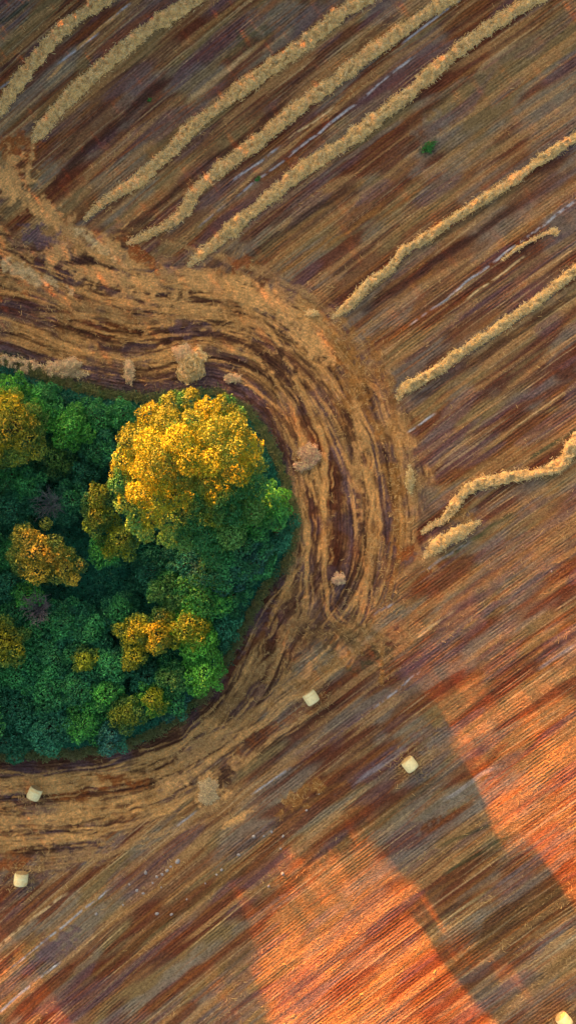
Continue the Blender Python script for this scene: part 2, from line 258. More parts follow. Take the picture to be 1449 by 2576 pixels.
def paint(X, Y):
    """ground colour (albedo), straw cover 0..1 and relief at survey points"""
    n = len(X)
    d, u = ring_coords(X, Y)
    wob = (fbm(X/60, Y/60, 3, 3)-.5)
    a, b = rows(X, Y)
    a2 = a+8*(fbm(a/40, b/160, 5, 2)-.5)
    # --- stubble field
    n1 = fbm(a2/32, b/240, 21, 3); n2 = fbm(a2/48, b/260, 22, 3); n3 = fbm(a2/30, b/200, 23, 2); n4 = fbm(a2/18, b/320, 24, 2)
    n5 = fbm(a2/34, b/150, 25, 2); n6 = fbm(a2/9, b/260, 26, 2); n7 = fbm(a2/60, b/160, 27, 3); n8 = fbm(a2/4.5, b/240, 28, 2)
    c = np.tile(PAL['brown'], (n, 1))
    c = mixc(c, 'soil', ss(.38, .62, n1)); c = mixc(c, 'olive', ss(.46, .62, n2)*.8)
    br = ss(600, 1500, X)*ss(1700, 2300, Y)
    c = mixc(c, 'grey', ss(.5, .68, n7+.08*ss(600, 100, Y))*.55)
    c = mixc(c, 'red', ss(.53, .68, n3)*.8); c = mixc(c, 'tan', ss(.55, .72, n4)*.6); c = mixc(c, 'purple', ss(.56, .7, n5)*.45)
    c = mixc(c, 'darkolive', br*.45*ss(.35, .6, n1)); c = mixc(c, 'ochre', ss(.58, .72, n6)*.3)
    c = mixc(c, 'pale', ss(.72, .85, n8)*.35); c = mixc(c, 'rust', ss(.68, .8, fbm(a2/4, b/180, 29, 2))*.4)
    straw = .25*ss(.56, .7, n4)
    for (x0, y0, x1, y1, w, s, k) in LINES:
        av, bv = rows(np.array([x0, x1], float), np.array([y0, y1], float))
        lo, hi = min(bv), max(bv); t = np.clip((b-bv[0])/(bv[1]-bv[0]), 0, 1)
        da = np.abs(a-(av[0]+(av[1]-av[0])*t)+(3+w*.3)*(vn(b/40, a*0+w, 31)-.5))
        f = s*ss(w*.5+2.0, w*.25, da)*ss(lo-10-w, lo+10+w, b)*ss(hi+10+w, hi-10-w, b)
        if w < 7: f = f*ss(.22, .5, fbm(b/14, a/8, 33, 2))*1.1
        else: f = f*ss(.1, .5, fbm(a/8, b/60, 34, 2))
        c = mixc(c, k, f)
        if k in ('tan', 'straw', 'pale') and w > 7: straw = np.maximum(straw, f*.5)
    # --- tracks round the grove
    lim = np.interp(u, _lu, _lv)
    wob2 = fbm(X/17, Y/17, 4, 3)-.5
    rm = ss(lim+34, lim-34, d+120*wob+70*wob2)
    d2 = d+40*(fbm(u/120, d/60, 41, 3)-.5)+16*(fbm(X/24, Y/24, 40, 2)-.5)
    m1 = fbm(d2/9, u/110, 42, 3); m2 = fbm(d2/20, u/200, 43, 3); m3 = fbm(d2/5, u/60, 44, 3); m4 = fbm(X/34, Y/34, 45, 4)
    r = np.tile(PAL['brown'], (n, 1))
    r = mixc(r, 'tan', ss(.46, .66, m2)*.5); r = mixc(r, 'soil', ss(.48, .62, m1)*.85); r = mixc(r, 'straw', ss(.55, .7, m3)*.5)
    rs = .5*ss(.42, .6, m2)*(1-ss(.52, .66, m1))+.3*ss(.55, .7, m3)
    gap = ss(.56, .68, fbm(d2/13, u/70, 60, 3))*(.4+.6*ss(60, 20, np.abs(d-180)-60))
    r = mixc(r, 'dark', gap*.8); rs = rs*(1-gap*.8)
    clump = ss(.5, .66, fbm(X/13, Y/13, 64, 4))*ss(.15, .5, rs)
    r = mixc(r, 'straw', clump*.7); r = mixc(r, 'soil', ss(.48, .36, fbm(X/10, Y/10, 65, 3))*.55)
    trk = [(k, s*track_cover(X, Y, p, w, 700+10*i_)) for i_, (p, w, k, s) in enumerate(TRACKS)]
    mess = ss(.52, .68, m4)*ss(150, 230, d)
    r = mixc(r, 'tan', mess*.6); rs = np.maximum(rs, mess*.7)
    for (o, w, u0, u1, s, k) in BANDS:
        f = s*ss(w+7, w-5, np.abs(d2-o-10*(vn(u/120, d*0+o, 46)-.5)))*ss(u0-40, u0+30, u+40*(m3-.5))*ss(u1+40, u1-30, u+40*(m3-.5))
        f = f*(.55+.45*ss(.3, .55, fbm(X/9, Y/9, 47, 3)))
        r = mixc(r, k, f)
        if k in ('tan', 'straw', 'ochre'): rs = np.maximum(rs, f*.9)
        elif k in ('dark', 'purple', 'soil', 'red'): rs = rs*(1-f)
    r = mixc(r, 'purple', ss(.48, .66, fbm(X/60, Y/60, 49, 3))*.55)
    for q in range(44):
        h0, h1, h2, h3 = [float(vn(np.array([q*3.7+.5]), np.array([7.3*w_+.2]), 77)[0]) for w_ in range(4)]
        um = _lu[0]+(u-_lu[0])*1.0; dr = 20+300*h0+(h1-.5)*.22*(um-_lu[6])+26*np.sin(um/(140+160*h2)+q)
        f = ss(3.4+2*h3, 1.2, np.abs(d+10*(m3-.5)-dr))*ss(.38, .55, fbm(um/70, um*0+q, 78, 2))*.75
        r = mixc(r, ('straw', 'dark', 'soil')[q % 3], f); rs = np.maximum(rs, f*.7) if q % 3 == 0 else rs*(1-f)
    for k, f in trk:
        r = mixc(r, k, f); c = mixc(c, k, f*.8)
        if k in ('tan', 'straw', 'ochre'): rs = np.maximum(rs, f); straw = np.maximum(straw, f*.8)
        else: rs = rs*(1-f); straw = straw*(1-f)
    r = r*(.50+.75*fbm(X/42, Y/42, 79, 4))[:, None]*np.array([1.0, .97, .9])
    c = c+(r-c)*rm[:, None]; straw = straw*(1-rm)+rs*rm
    bl = fbm(X/12, Y/12, 51, 3)
    for (x, y, rx, ry, th, s, k) in BLOTS:
        ca, sa = math.cos(math.radians(th)), math.sin(math.radians(th))
        p = ((X-x)*ca+(Y-y)*sa)/rx; q = (-(X-x)*sa+(Y-y)*ca)/ry
        f = s*ss(1.25, .55, np.hypot(p, q)+2.2*(bl-.5)+1.2*(fbm(X/26, Y/26, 52, 2)-.5))
        c = mixc(c, k, f)
        if k in ('tan', 'straw', 'ochre', 'pale'): straw = np.maximum(straw, f*.9)
        elif k in ('dark', 'purple', 'soil', 'red'): straw = straw*(1-f)
    # grove floor and its grassy rim
    gin = ss(12, -8, d+34*(fbm(X/12, Y/12, 53, 3)-.5))
    c = mixc(c, 'weed_shade', ss(40, 0, d+40*(bl-.5))*ss(500, 100, X)*ss(1100, 1000, Y)*.9)
    c = mixc(c, 'deep', gin); straw = straw*(1-gin)
    g = .50+.55*fbm(X/5, Y/5, 55, 2)+.45*fbm(X/2.4, Y/2.4, 56, 2)
    c = c*g[:, None]
    z = straw*(.02+.09*fbm(X/7, Y/7, 57, 3)) - .05*ss(.52, .66, m1)*rm*(d > 0) + .03*(fbm(a/9, b/60, 58, 2)-.5)*(1-rm)
    return c, straw, rm, z, d, u, a, b

# ------------------------------------------------------------------ ground: one sheet, fine under the camera and reaching the horizon
def axis(half, step, far):
    core = np.arange(-half, half+step/2, step)
    out = []; p = half; s = step
    while p < far: s *= 1.28; p += s; out.append(p)
    out = np.array(out); return np.concatenate([-out[::-1], core, out])
gx = axis(25.5, .085, 1600); gy = axis(44.5, .085, 1600)
GX, GY = np.meshgrid(gx, gy); shp = GX.shape
gX = GX.ravel()*PX+724.5; gY = 1288-GY.ravel()*PX
c, straw, rm, z, gd, gu, ga, gb = paint(gX, gY)
near = (np.abs(GX.ravel()) < 30) & (np.abs(GY.ravel()) < 50)
z = np.where(near, z, 0)
idx = np.arange(GX.size).reshape(shp)
F = np.stack([idx[:-1, :-1], idx[:-1, 1:], idx[1:, 1:], idx[1:, :-1]], -1).reshape(-1, 4)
m, nt, bsdf = nmat('field_soil')
bsdf.inputs['Specular IOR Level'].default_value = .05
t = attr(nt, 'tint'); fa = attr(nt, 'flow_rows'); fr = attr(nt, 'flow_ring'); rmn = attr(nt, 'ring_mask'); st = attr(nt, 'straw_cover'); geo = N(nt, 'ShaderNodeNewGeometry')
def rowset(a, per, amp):
    sp = N(nt, 'ShaderNodeSeparateXYZ'); nt.links.new(a.outputs['Vector'], sp.inputs[0])
    cb = N(nt, 'ShaderNodeCombineXYZ'); nt.links.new(mathn(nt, 'MULTIPLY', sp.outputs[0], 3.2), cb.inputs[0]); nt.links.new(sp.outputs[1], cb.inputs[1])
    ns = noise(nt, cb.outputs[0], 1.9, 3, .6)
    w = mathn(nt, 'SINE', mathn(nt, 'MULTIPLY_ADD', sp.outputs[0], 2*math.pi/per, mathn(nt, 'MULTIPLY', ns, 3.0)))
    return mathn(nt, 'MULTIPLY', w, amp), ns
wA, nA = rowset(fa, .25, .5); wB, nB = rowset(fr, .27, .35)
def mixv(a, b, f):
    return mathn(nt, 'ADD', mathn(nt, 'MULTIPLY', a, mathn(nt, 'SUBTRACT', 1.0, f)), mathn(nt, 'MULTIPLY', b, f))
row = mixv(wA, wB, rmn.outputs['Fac']); ani = mixv(nA, nB, rmn.outputs['Fac'])
keep = mathn(nt, 'MULTIPLY_ADD', st.outputs['Fac'], -.75, 1.0)
patch = mathn(nt, 'MULTIPLY', mathn(nt, 'MAXIMUM', mathn(nt, 'MINIMUM', mathn(nt, 'MULTIPLY_ADD', noise(nt, geo.outputs['Position'], .3, 4), 5.0, -2.1), 1.0), .12), 1.05)
row = mathn(nt, 'MULTIPLY', mathn(nt, 'MULTIPLY', row, keep), patch)
fine = noise(nt, geo.outputs['Position'], 7.0, 3, .8)
hgt = mathn(nt, 'ADD', mathn(nt, 'MULTIPLY', row, .5), mathn(nt, 'ADD', mathn(nt, 'MULTIPLY', fine, 1.3), ani))
fac = mathn(nt, 'ADD', mathn(nt, 'MULTIPLY', row, .58), mathn(nt, 'ADD', mathn(nt, 'MULTIPLY', fine, 1.7), mathn(nt, 'MULTIPLY_ADD', ani, .8, -.22)))
nt.links.new(scaled(nt, t.outputs['Color'], fac), bsdf.inputs['Base Color'])
bn = N(nt, 'ShaderNodeBump'); bn.inputs['Strength'].default_value = 1.0; bn.inputs['Distance'].default_value = .12
nt.links.new(hgt, bn.inputs['Height']); nt.links.new(bn.outputs[0], bsdf.inputs['Normal'])
zz = np.zeros_like(ga)
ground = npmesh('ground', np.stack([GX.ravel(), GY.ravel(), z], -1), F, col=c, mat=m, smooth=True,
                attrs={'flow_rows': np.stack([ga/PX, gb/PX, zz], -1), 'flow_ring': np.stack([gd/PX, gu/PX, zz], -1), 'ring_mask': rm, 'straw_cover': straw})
tag(ground, kind='structure')

# ------------------------------------------------------------------ straw: strands, windrows, heaps
S1 = np.array([.95, .62, .23]); S2 = np.array([.60, .37, .14]); S3 = np.array([.97, .76, .38])
def strands(P, L, W, base, tilt=.25, ang=None, var=.25):
    """thin straw blades lying at points P"""
    n = len(P); th = rng.uniform(0, 2*math.pi, n) if ang is None else ang+rng.normal(0, .5, n)
    l = L*rng.uniform(.5, 1.3, n); el = rng.normal(0, tilt, n)
    dv = np.stack([np.cos(th)*np.cos(el), np.sin(th)*np.cos(el), np.sin(el)], -1)*(l/2)[:, None]
    sd = np.stack([-np.sin(th), np.cos(th), rng.normal(0, .3, n)], -1)*(W*rng.uniform(.6, 1.4, n)/2)[:, None]
    P = P+np.stack([zz_ := np.zeros(n), zz_, np.abs(dv[:, 2])*.6], -1)
    V = np.stack([P-dv-sd, P-dv+sd, P+dv+sd*.7, P+dv-sd*.7], 1).reshape(-1, 3)
    F = np.arange(n*4).reshape(-1, 4)
    C = np.repeat(base*rng.uniform(1-var, 1+var, n)[:, None], 4, 0)
    return V, F, C
def sheet_faces(nu, nv):
    i = np.arange(nu*nv).reshape(nu, nv)
    return np.stack([i[:-1, :-1], i[1:, :-1], i[1:, 1:], i[:-1, 1:]], -1).reshape(-1, 4)
def windrow(pts, wid, label, seed, hgt=.36, ragged=.42, tan=S1, wprof=None):
    P = catmull(pts, 2.2); s = np.concatenate([[0], np.cumsum(np.linalg.norm(np.diff(P, axis=0), axis=1))])
    T = np.gradient(P, axis=0); T /= np.linalg.norm(T, axis=1)[:, None]; Nn = np.stack([-T[:, 1], T[:, 0]], -1)
    L = s[-1]; nu = len(P); nv = 23; q = np.linspace(-1, 1, nv)
    end = np.clip(np.minimum(s, L-s)/45+.08, 0, 1)**.7
    half = wid*.45*end*(1+ragged*(fbm(s/28, s*0+seed, seed, 3)-.5)*2)
    if wprof is not None: half *= np.interp(s/L, *wprof)
    hl = half*(1+.45*(fbm(s/12, s*0+7, seed+1, 2)-.5)); hr = half*(1+.45*(fbm(s/12, s*0+3, seed+2, 2)-.5))
    Q = np.where(q[None, :] < 0, q[None, :]*hl[:, None], q[None, :]*hr[:, None])
    X = P[:, :1]+Nn[:, :1]*Q; Y = P[:, 1:]+Nn[:, 1:]*Q
    prof = np.clip(1-np.abs(q)**2.4, 0, 1)[None, :]**.7
    lump = .4+1.15*ss(.25, .75, fbm(X/10, Y/10, seed+3, 3))
    Z = hgt*prof*lump*end[:, None]*np.clip(half/wid*2, .4, 1.2)[:, None]-.03
    Z += .05*(fbm(X/3, Y/3, seed+4, 2)-.5)*prof
    x = (X-724.5)/PX; y = (1288-Y)/PX
    V = np.stack([x, y, Z], -1).reshape(-1, 3); F = sheet_faces(nu, nv)
    tn = fbm(X/8, Y/8, seed+5, 3)[..., None]; C = 1.06*(tan*(1-.4*ss(.5, .68, tn))+S2*.4*ss(.5, .68, tn))*(.85+.3*fbm(X/4, Y/4, seed+6, 2)[..., None])
    C = C.reshape(-1, 3)
    area = L*wid/PX/PX; k = int(area*190)
    i = rng.integers(0, nu, k); j = rng.uniform(0, nv-1.001, k)**1
    j = np.where(rng.random(k) < .1, np.where(rng.random(k) < .5, 0, nv-1.001), j); j0 = j.astype(int); f = (j-j0)[:, None]
    A = np.stack([x, y, Z], -1); pp = A[i, j0]*(1-f)+A[i, np.minimum(j0+1, nv-1)]*f
    pp = pp+rng.normal(0, .05, pp.shape)*[1, 1, .3]*(1+1.0*(np.abs(j0-(nv-1)/2) > nv/2-2))[:, None]; pp[:, 2] = np.maximum(pp[:, 2]+.03, .03)
    sv = strands(pp, .25, .034, np.where(rng.random(k)[:, None] < .35, S3, np.where(rng.random(k)[:, None] < .25, S2*.8, tan)), .3)
    V, F, C = join([(V, F, C), sv])
    o = npmesh('straw_windrow', V, F, col=C, mat=M_STRAWB)
    return tag(o, label, 'windrow', 'long rows of cut straw on the stubble field')
windrow([(-60, 345), (0, 278), (35, 225), (70, 178), (110, 128), (150, 82), (205, 38), (265, 0), (330, -40)], 37, 'straw windrow in the top left corner, nearest the corner', 101, ragged=.45)
windrow([(84, 358), (110, 322), (160, 262), (215, 208), (270, 160), (330, 108), (370, 76), (430, 38), (490, 0), (560, -45)], 39, 'wide straw windrow whose blunt end lies above the brown trampled patch at left', 131)
windrow([(215, 552), (250, 518), (300, 484), (345, 458), (400, 408), (440, 372), (480, 325), (560, 262), (640, 200), (700, 158), (760, 115), (820, 66), (865, 28), (915, 0), (980, -40)], 36, 'third straw windrow from the top left, tapering to a ragged tip at the headland', 161, wprof=([0, .12, .3, 1], [.5, .8, 1, 1.05]))
windrow([(322, 612), (370, 592), (430, 562), (470, 525), (490, 488), (540, 438), (600, 392), (660, 348), (740, 280), (800, 235), (850, 200), (910, 150), (980, 100), (1050, 50), (1130, -5), (1190, -45)], 38, 'straw windrow with a sharp kink and a thin trailing tip, fourth from the top left', 191, wprof=([0, .08, .16, .3, 1], [.45, .6, .75, 1, 1.05]))
windrow([(476, 668), (510, 638), (560, 598), (610, 552), (650, 520), (700, 478), (760, 430), (820, 390), (870, 360), (960, 290), (1010, 250), (1060, 208), (1110, 160), (1150, 130), (1200, 90), (1260, 48), (1340, 0), (1400, -40)], 36, 'longest straw windrow, running from mid headland to the top right edge', 221, wprof=([0, .1, .3, 1], [.7, 1, 1, .95]))
windrow([(833, 800), (862, 780), (900, 745), (925, 715), (960, 692), (990, 665), (1010, 635), (1060, 605), (1100, 578), (1150, 545), (1200, 512), (1250, 480), (1310, 440), (1350, 408), (1400, 375), (1449, 345), (1520, 300)], 24, 'narrow straw windrow crossing the right side above the chalky wheel line', 251, ragged=.4)
windrow([(1000, 1004), (1015, 978), (1060, 955), (1105, 928), (1140, 900), (1190, 865), (1230, 842), (1280, 805), (1330, 772), (1390, 725), (1449, 678), (1520, 630)], 27, 'straw windrow at right with a thick fanned lower end, below the narrow one', 281, ragged=.35, wprof=([0, .06, .2, 1], [1.3, 1.2, 1, 1]))
windrow([(1062, 1340), (1085, 1322), (1110, 1310), (1135, 1285), (1150, 1258), (1175, 1232), (1200, 1218), (1240, 1208), (1290, 1198), (1335, 1193), (1385, 1180), (1420, 1158), (1436, 1125), (1460, 1095), (1510, 1060)], 29, 'wavy S-shaped straw windrow at the right edge, lit golden', 311, ragged=.5, wprof=([0, .15, .25, 1], [.6, .7, 1, 1.05]))
windrow([(1066, 1402), (1090, 1378), (1120, 1358), (1160, 1338), (1205, 1312)], 34, 'short stub of straw windrow beside the wavy one', 341, ragged=.5, wprof=([0, .4, 1], [1, 1.05, .8]))
windrow([(1262, 655), (1300, 625), (1345, 600), (1400, 575)], 9, 'thin broken wisp of straw beside the right chalky line', 371, hgt=.18, ragged=.9)
windrow([(-60, 890), (0, 906), (60, 922), (115, 932), (165, 936), (222, 942)], 32, 'pinkish straw windrow following the upper edge of the grove', 401, hgt=.4, ragged=.6, tan=np.array([.80, .54, .30]), wprof=([0, .5, .85, 1], [1.25, 1.1, 1.6, 1.0]))

def heap(X, Y, rx, ry, h, label, seed, name='straw_heap', swirl=False, tan=S1, rot=0):
    nr, na = 26, 72
    R = np.linspace(0, 1, nr)[:, None]; A = np.linspace(0, 2*math.pi, na, endpoint=False)[None, :]
    edge = 1+.45*(fbm(np.cos(A)*2.2+5, np.sin(A)*2.2+5, seed, 3)-.5)*2
    x = R*edge*np.cos(A)*rx/PX; y = R*edge*np.sin(A)*ry/PX
    pf = np.clip(1-R**2.2, 0, 1)**.75
    zt = h*pf*(.55+.9*fbm(x*3.3+9, y*3.3+9, seed+1, 3))
    if swirl: zt = h*pf*(.8+.25*np.sin(R*22+A*1.0+2*fbm(x*2, y*2, seed+2, 2)))
    V = np.stack([x, y, zt-.03+0*A], -1).reshape(-1, 3)
    i = np.arange(nr*na).reshape(nr, na); j = np.roll(i, -1, 1)
    F = np.stack([i[:-1], i[1:], j[1:], j[:-1]], -1).reshape(-1, 4)
    C = tan*(.7+.6*fbm(x*5, y*5, seed+3, 3))[..., None]
    if swirl: C = C*(.9+.2*np.sin(R*22+A))[..., None]
    C = C.reshape(-1, 3)
    k = int(rx*ry/PX/PX*3.14*220); q = rng.integers(0, len(V), k); r_ = np.sqrt(rng.random(k))
    ii = np.clip((r_*nr*1.0).astype(int), 0, nr-1); jj = rng.integers(0, na, k)
    pp = V.reshape(nr, na, 3)[ii, jj]+rng.normal(0, .06, (k, 3))*[1, 1, .4]; pp[:, 2] = np.maximum(pp[:, 2]+.03, .02)
    ang = A[0][jj]+math.pi/2 if swirl else None
    V, F, C = join([(V, F, C), strands(pp, .3, .035, np.where(rng.random(k)[:, None] < .4, S3, tan), .4, ang=ang)])
    o = npmesh(name, V, F, col=C, mat=M_STRAWB); o.location = at(X, Y, 0); o.rotation_euler[2] = rot
    return tag(o, label, 'straw heap', 'loose heaps of straw')
PK = np.array([.86, .56, .29])
heap(484, 920, 38, 46, .8, 'round swirled straw heap above the big yellow tree', 501, swirl=True)
heap(460, 892, 24, 24, .6, 'small shaggy straw heap touching the round swirled one', 511, tan=PK)
heap(165, 925, 42, 24, .6, 'rounded pink-tinted straw heap on the windrow above the grove', 521, tan=PK)
heap(326, 938, 14, 30, .35, 'narrow upright clump of straw on the track above the grove', 531, tan=PK)
heap(776, 1142, 27, 30, .4, 'shaggy orange-pink straw heap on the track right of the big tree', 541, tan=np.array([.74, .42, .24]))
heap(757, 1172, 20, 12, .4, 'small straw tuft at the lower left of the shaggy orange-pink heap', 551, tan=np.array([.74, .42, .24]))
heap(852, 1456, 15, 15, .45, 'small round straw tuft at the end of the dark red track', 561, tan=np.array([.76, .46, .27]))
heap(1030, 1208, 12, 30, .3, 'flat elongated straw patch left of the wavy windrow', 571, tan=np.array([.66, .46, .18]))
heap(785, 788, 17, 9, .3, 'small straw wisp left of the narrow windrow tip', 581)
heap(1392, 582, 12, 9, .2, 'straw tuft at the upper end of the thin wisp', 591)
heap(524, 1990, 24, 34, .35, 'ragged tan straw mat where the lower tracks meet', 601, tan=np.array([.66, .46, .24]))
heap(586, 952, 20, 12, .25, 'flat pinkish straw scrap right of the round swirled heap', 611, tan=PK)

# loose straw on the tracks: nobody could count it
k = 420000
X = rng.uniform(-20, 1470, k); Y = rng.uniform(-20, 2600, k)
ix = np.clip(((X-724.5)/PX-gx[0]), 0, None)
def lookup(arr, X, Y):
    i = np.clip(np.searchsorted(gx, (X-724.5)/PX), 0, len(gx)-1); j = np.clip(np.searchsorted(gy, (1288-Y)/PX), 0, len(gy)-1)
    return arr.reshape(shp)[j, i]
stv = lookup(straw, X, Y); ok = rng.random(k) < stv**1.3*.75*ss(.4, .62, fbm(X/9, Y/9, 66, 3))
X, Y, stv = X[ok], Y[ok], stv[ok]
zg = lookup(z, X, Y); dd = lookup(gd, X, Y); rmv = lookup(rm, X, Y)
P = np.stack([(X-724.5)/PX, (1288-Y)/PX, zg+.025], -1)
bx = []
for X_, Y_ in ((782, 1755), (1030, 1923), (88, 1996), (54, 2211), (1418, 2568)):
    q = rng.normal(0, 1, (130, 2))*[30, 22]; bx.append(np.stack([(X_+q[:, 0]-724.5)/PX, (1288-Y_-q[:, 1])/PX, np.full(130, .05)], -1))
P = np.concatenate([P]+bx); X = P[:, 0]
base = np.where(rng.random(len(X))[:, None] < .4, S2, S2*.5+S1*.5)*.74
V, F, C = strands(P, .3, .03, base, .15)
lit = npmesh('loose_straw', V, F, col=C, mat=M_STRAW); tag(lit, 'thin loose straw scattered over the wheel tracks', 'straw', kind='stuff')

# ------------------------------------------------------------------ round bales
def bale(X, Y, ang, label, seed, R=.57, W=1.0):
    r = empty('straw_bale', (at(X, Y, R*.93)[0], at(X, Y, R*.93)[1], 0), ang)
    nseg, nw = 64, 31
    w = np.linspace(-1, 1, nw); A = np.linspace(0, 2*math.pi, nseg, endpoint=False)
    rad = R*(1-.10*np.abs(w)**5)
    sag = 1+.03*fbm(np.cos(A)[None, :]*2+3+0*w[:, None], np.sin(A)[None, :]*2+w[:, None]+seed, seed, 2)
    rr = rad[:, None]*sag; yy = rr*np.cos(A)[None, :]; zz = rr*np.sin(A)[None, :]
    zz = np.maximum(zz, -R*.93)+R*.93
    xx = np.repeat((w*W/2)[:, None], nseg, 1)
    V = np.stack([xx, yy, zz], -1).reshape(-1, 3); i = np.arange(nw*nseg).reshape(nw, nseg); j = np.roll(i, -1, 1)
    F = np.stack([i[:-1], i[1:], j[1:], j[:-1]], -1).reshape(-1, 4)
    nz = fbm(xx*3+seed, zz*3, seed+1, 3)[..., None]
    C = (np.array([.95, .82, .42])*(1-ss(.5, .8, nz))+np.array([.90, .66, .28])*ss(.5, .8, nz)).reshape(-1, 3)
    C = C*(1-.10*(np.sin(np.repeat(w[:, None], nseg, 1).reshape(-1, 1)*19)**8))*(.88+.22*fbm(xx*9+seed, yy*9+zz*5, seed+4, 2).reshape(-1, 1))
    C = C*(1-.12*(np.abs(np.repeat(w[:, None], nseg, 1)).reshape(-1, 1) > .85))
    npmesh('net_wrap', V, F, col=C, mat=M_WRAP, parent=r, smooth=True)
    for sgn in (-1, 1):
        nr = 12; rr = np.linspace(0, 1, nr)[:, None]; a = A[None, :]
        bulge = W/2+.05*(1-rr**2)+.022*np.sin(rr*40+a)
        rad_e = rr*.9*R*sag[0]
        y = rad_e*np.cos(a); zc = np.maximum(rad_e*np.sin(a), -R*.93)+R*.93
        V = np.stack([sgn*(bulge+0*a), y, zc], -1).reshape(-1, 3); i = np.arange(nr*nseg).reshape(nr, nseg); j = np.roll(i, -1, 1)
        F = np.stack([i[:-1], i[1:], j[1:], j[:-1]], -1).reshape(-1, 4)
        C = (np.array([.72, .50, .24])*(.85+.3*np.sin(rr*40+a)[..., None]*.5)).reshape(-1, 3)
        npmesh('straw_end', V, F, col=C, mat=M_STRAWB, parent=r)
    return tag(r, label, 'straw bale', 'round straw bales on the stubble')
bale(782, 1755, math.radians(-57), 'pale round straw bale nearest the grove, alone below the tracks', 3)
bale(1030, 1923, math.radians(-52), 'pale round straw bale at lower right, out on open stubble', 5)
bale(88, 1996, math.radians(65), 'tilted round straw bale below the grove at the left edge, upper of two', 7, R=.55, W=.96)
bale(54, 2211, math.radians(83), 'round straw bale at the left edge, lower of two', 9)
bale(1418, 2568, math.radians(-50), 'round straw bale cut off by the bottom right corner', 11)

# pale clods
ST = [(367, 2195), (395, 2206), (408, 2199), (430, 2180), (447, 2167), (421, 2190), (385, 2221), (361, 2247), (406, 2232), (326, 2225), (243, 2299), (345, 2240), (558, 2188), (517, 2222), (470, 2262), (638, 2104), (664, 2103), (712, 2103), (706, 2135), (683, 2092),
      (711, 2198), (676, 2229), (802, 1997), (771, 2038), (1386, 1438), (310, 2276), (600, 2150), (545, 2200), (432, 2300), (395, 2298)]
for n_, (X, Y) in enumerate(ST):
    s = random.uniform(.08, .17)*(1.35 if n_ in (3, 0, 4) else 1)
    a = np.linspace(0, 2*math.pi, 9, endpoint=False)[None, :]; ph = np.array([.02, .5, 1.0, 1.4, 1.57])[:, None]
    r = s*(.75+.5*vn(np.cos(a)*2+n_*3, np.sin(a)*2+ph, 7)); x = r*np.cos(ph)*np.cos(a); y = r*np.cos(ph)*np.sin(a)*.8; zc = r*.6*np.sin(ph)+0*a
    V = np.stack([x, y, zc], -1).reshape(-1, 3); i = np.arange(45).reshape(5, 9); j = np.roll(i, -1, 1)
    F = np.stack([i[:-1], j[:-1], j[1:], i[1:]], -1).reshape(-1, 4)
    o = npmesh('chalk_clod', V, F, col=np.tile([.36, .33, .31], (len(V), 1)), mat=M_STONE)
    p = at(X, Y); o.location = (p[0], p[1], .01); o.rotation_euler[2] = random.uniform(0, 6)
    tag(o, 'small pale chalky clod lying on the dark lower stubble', 'clod', 'pale clods scattered on the lower stubble')

# ------------------------------------------------------------------ vegetation
def leaves(P, Nrm, size, C, elong=1.5, fl=.6):
    n = len(P)
    nr = Nrm*fl+rng.normal(0, .55, (n, 3)); nr /= np.linalg.norm(nr, axis=1)[:, None]
    t = np.cross(nr, rng.normal(0, 1, (n, 3))); t /= np.linalg.norm(t, axis=1)[:, None]+1e-9; b = np.cross(nr, t)
    s = (size*rng.uniform(.6, 1.35, n)/2)[:, None]
    V = np.stack([P-t*s*elong, P-b*s*.8, P+t*s*elong, P+b*s*.8], 1).reshape(-1, 3)
    return V, np.arange(n*4).reshape(-1, 4), np.repeat(C, 4, 0)
def tube(P, R, seg=7):
    P = np.array(P, float); out = []
    T = np.gradient(P, axis=0); T /= np.linalg.norm(T, axis=1)[:, None]+1e-9
    ref = np.array([.3, .9, .1]); a = np.cross(T, ref); a /= np.linalg.norm(a, axis=1)[:, None]+1e-9; b = np.cross(T, a)
    an = np.linspace(0, 2*math.pi, seg, endpoint=False)
    V = P[:, None]+(a[:, None]*np.cos(an)[None, :, None]+b[:, None]*np.sin(an)[None, :, None])*np.array(R)[:, None, None]
    i = np.arange(len(P)*seg).reshape(len(P), seg); j = np.roll(i, -1, 1)
    F = np.stack([i[:-1], j[:-1], j[1:], i[1:]], -1).reshape(-1, 4)
    return V.reshape(-1, 3), F
GREEN = dict(deep=(.03, .17, .075), teal=(.05, .25, .12), green=(.065, .31, .085), bright=(.10, .40, .06), lime=(.15, .46, .05), olive=(.12, .25, .05), yellow=(.33, .34, .02), gold=(.42, .36, .02), orange=(.56, .40, .04), grey=(.045, .18, .13), rust=(.50, .13, .03))
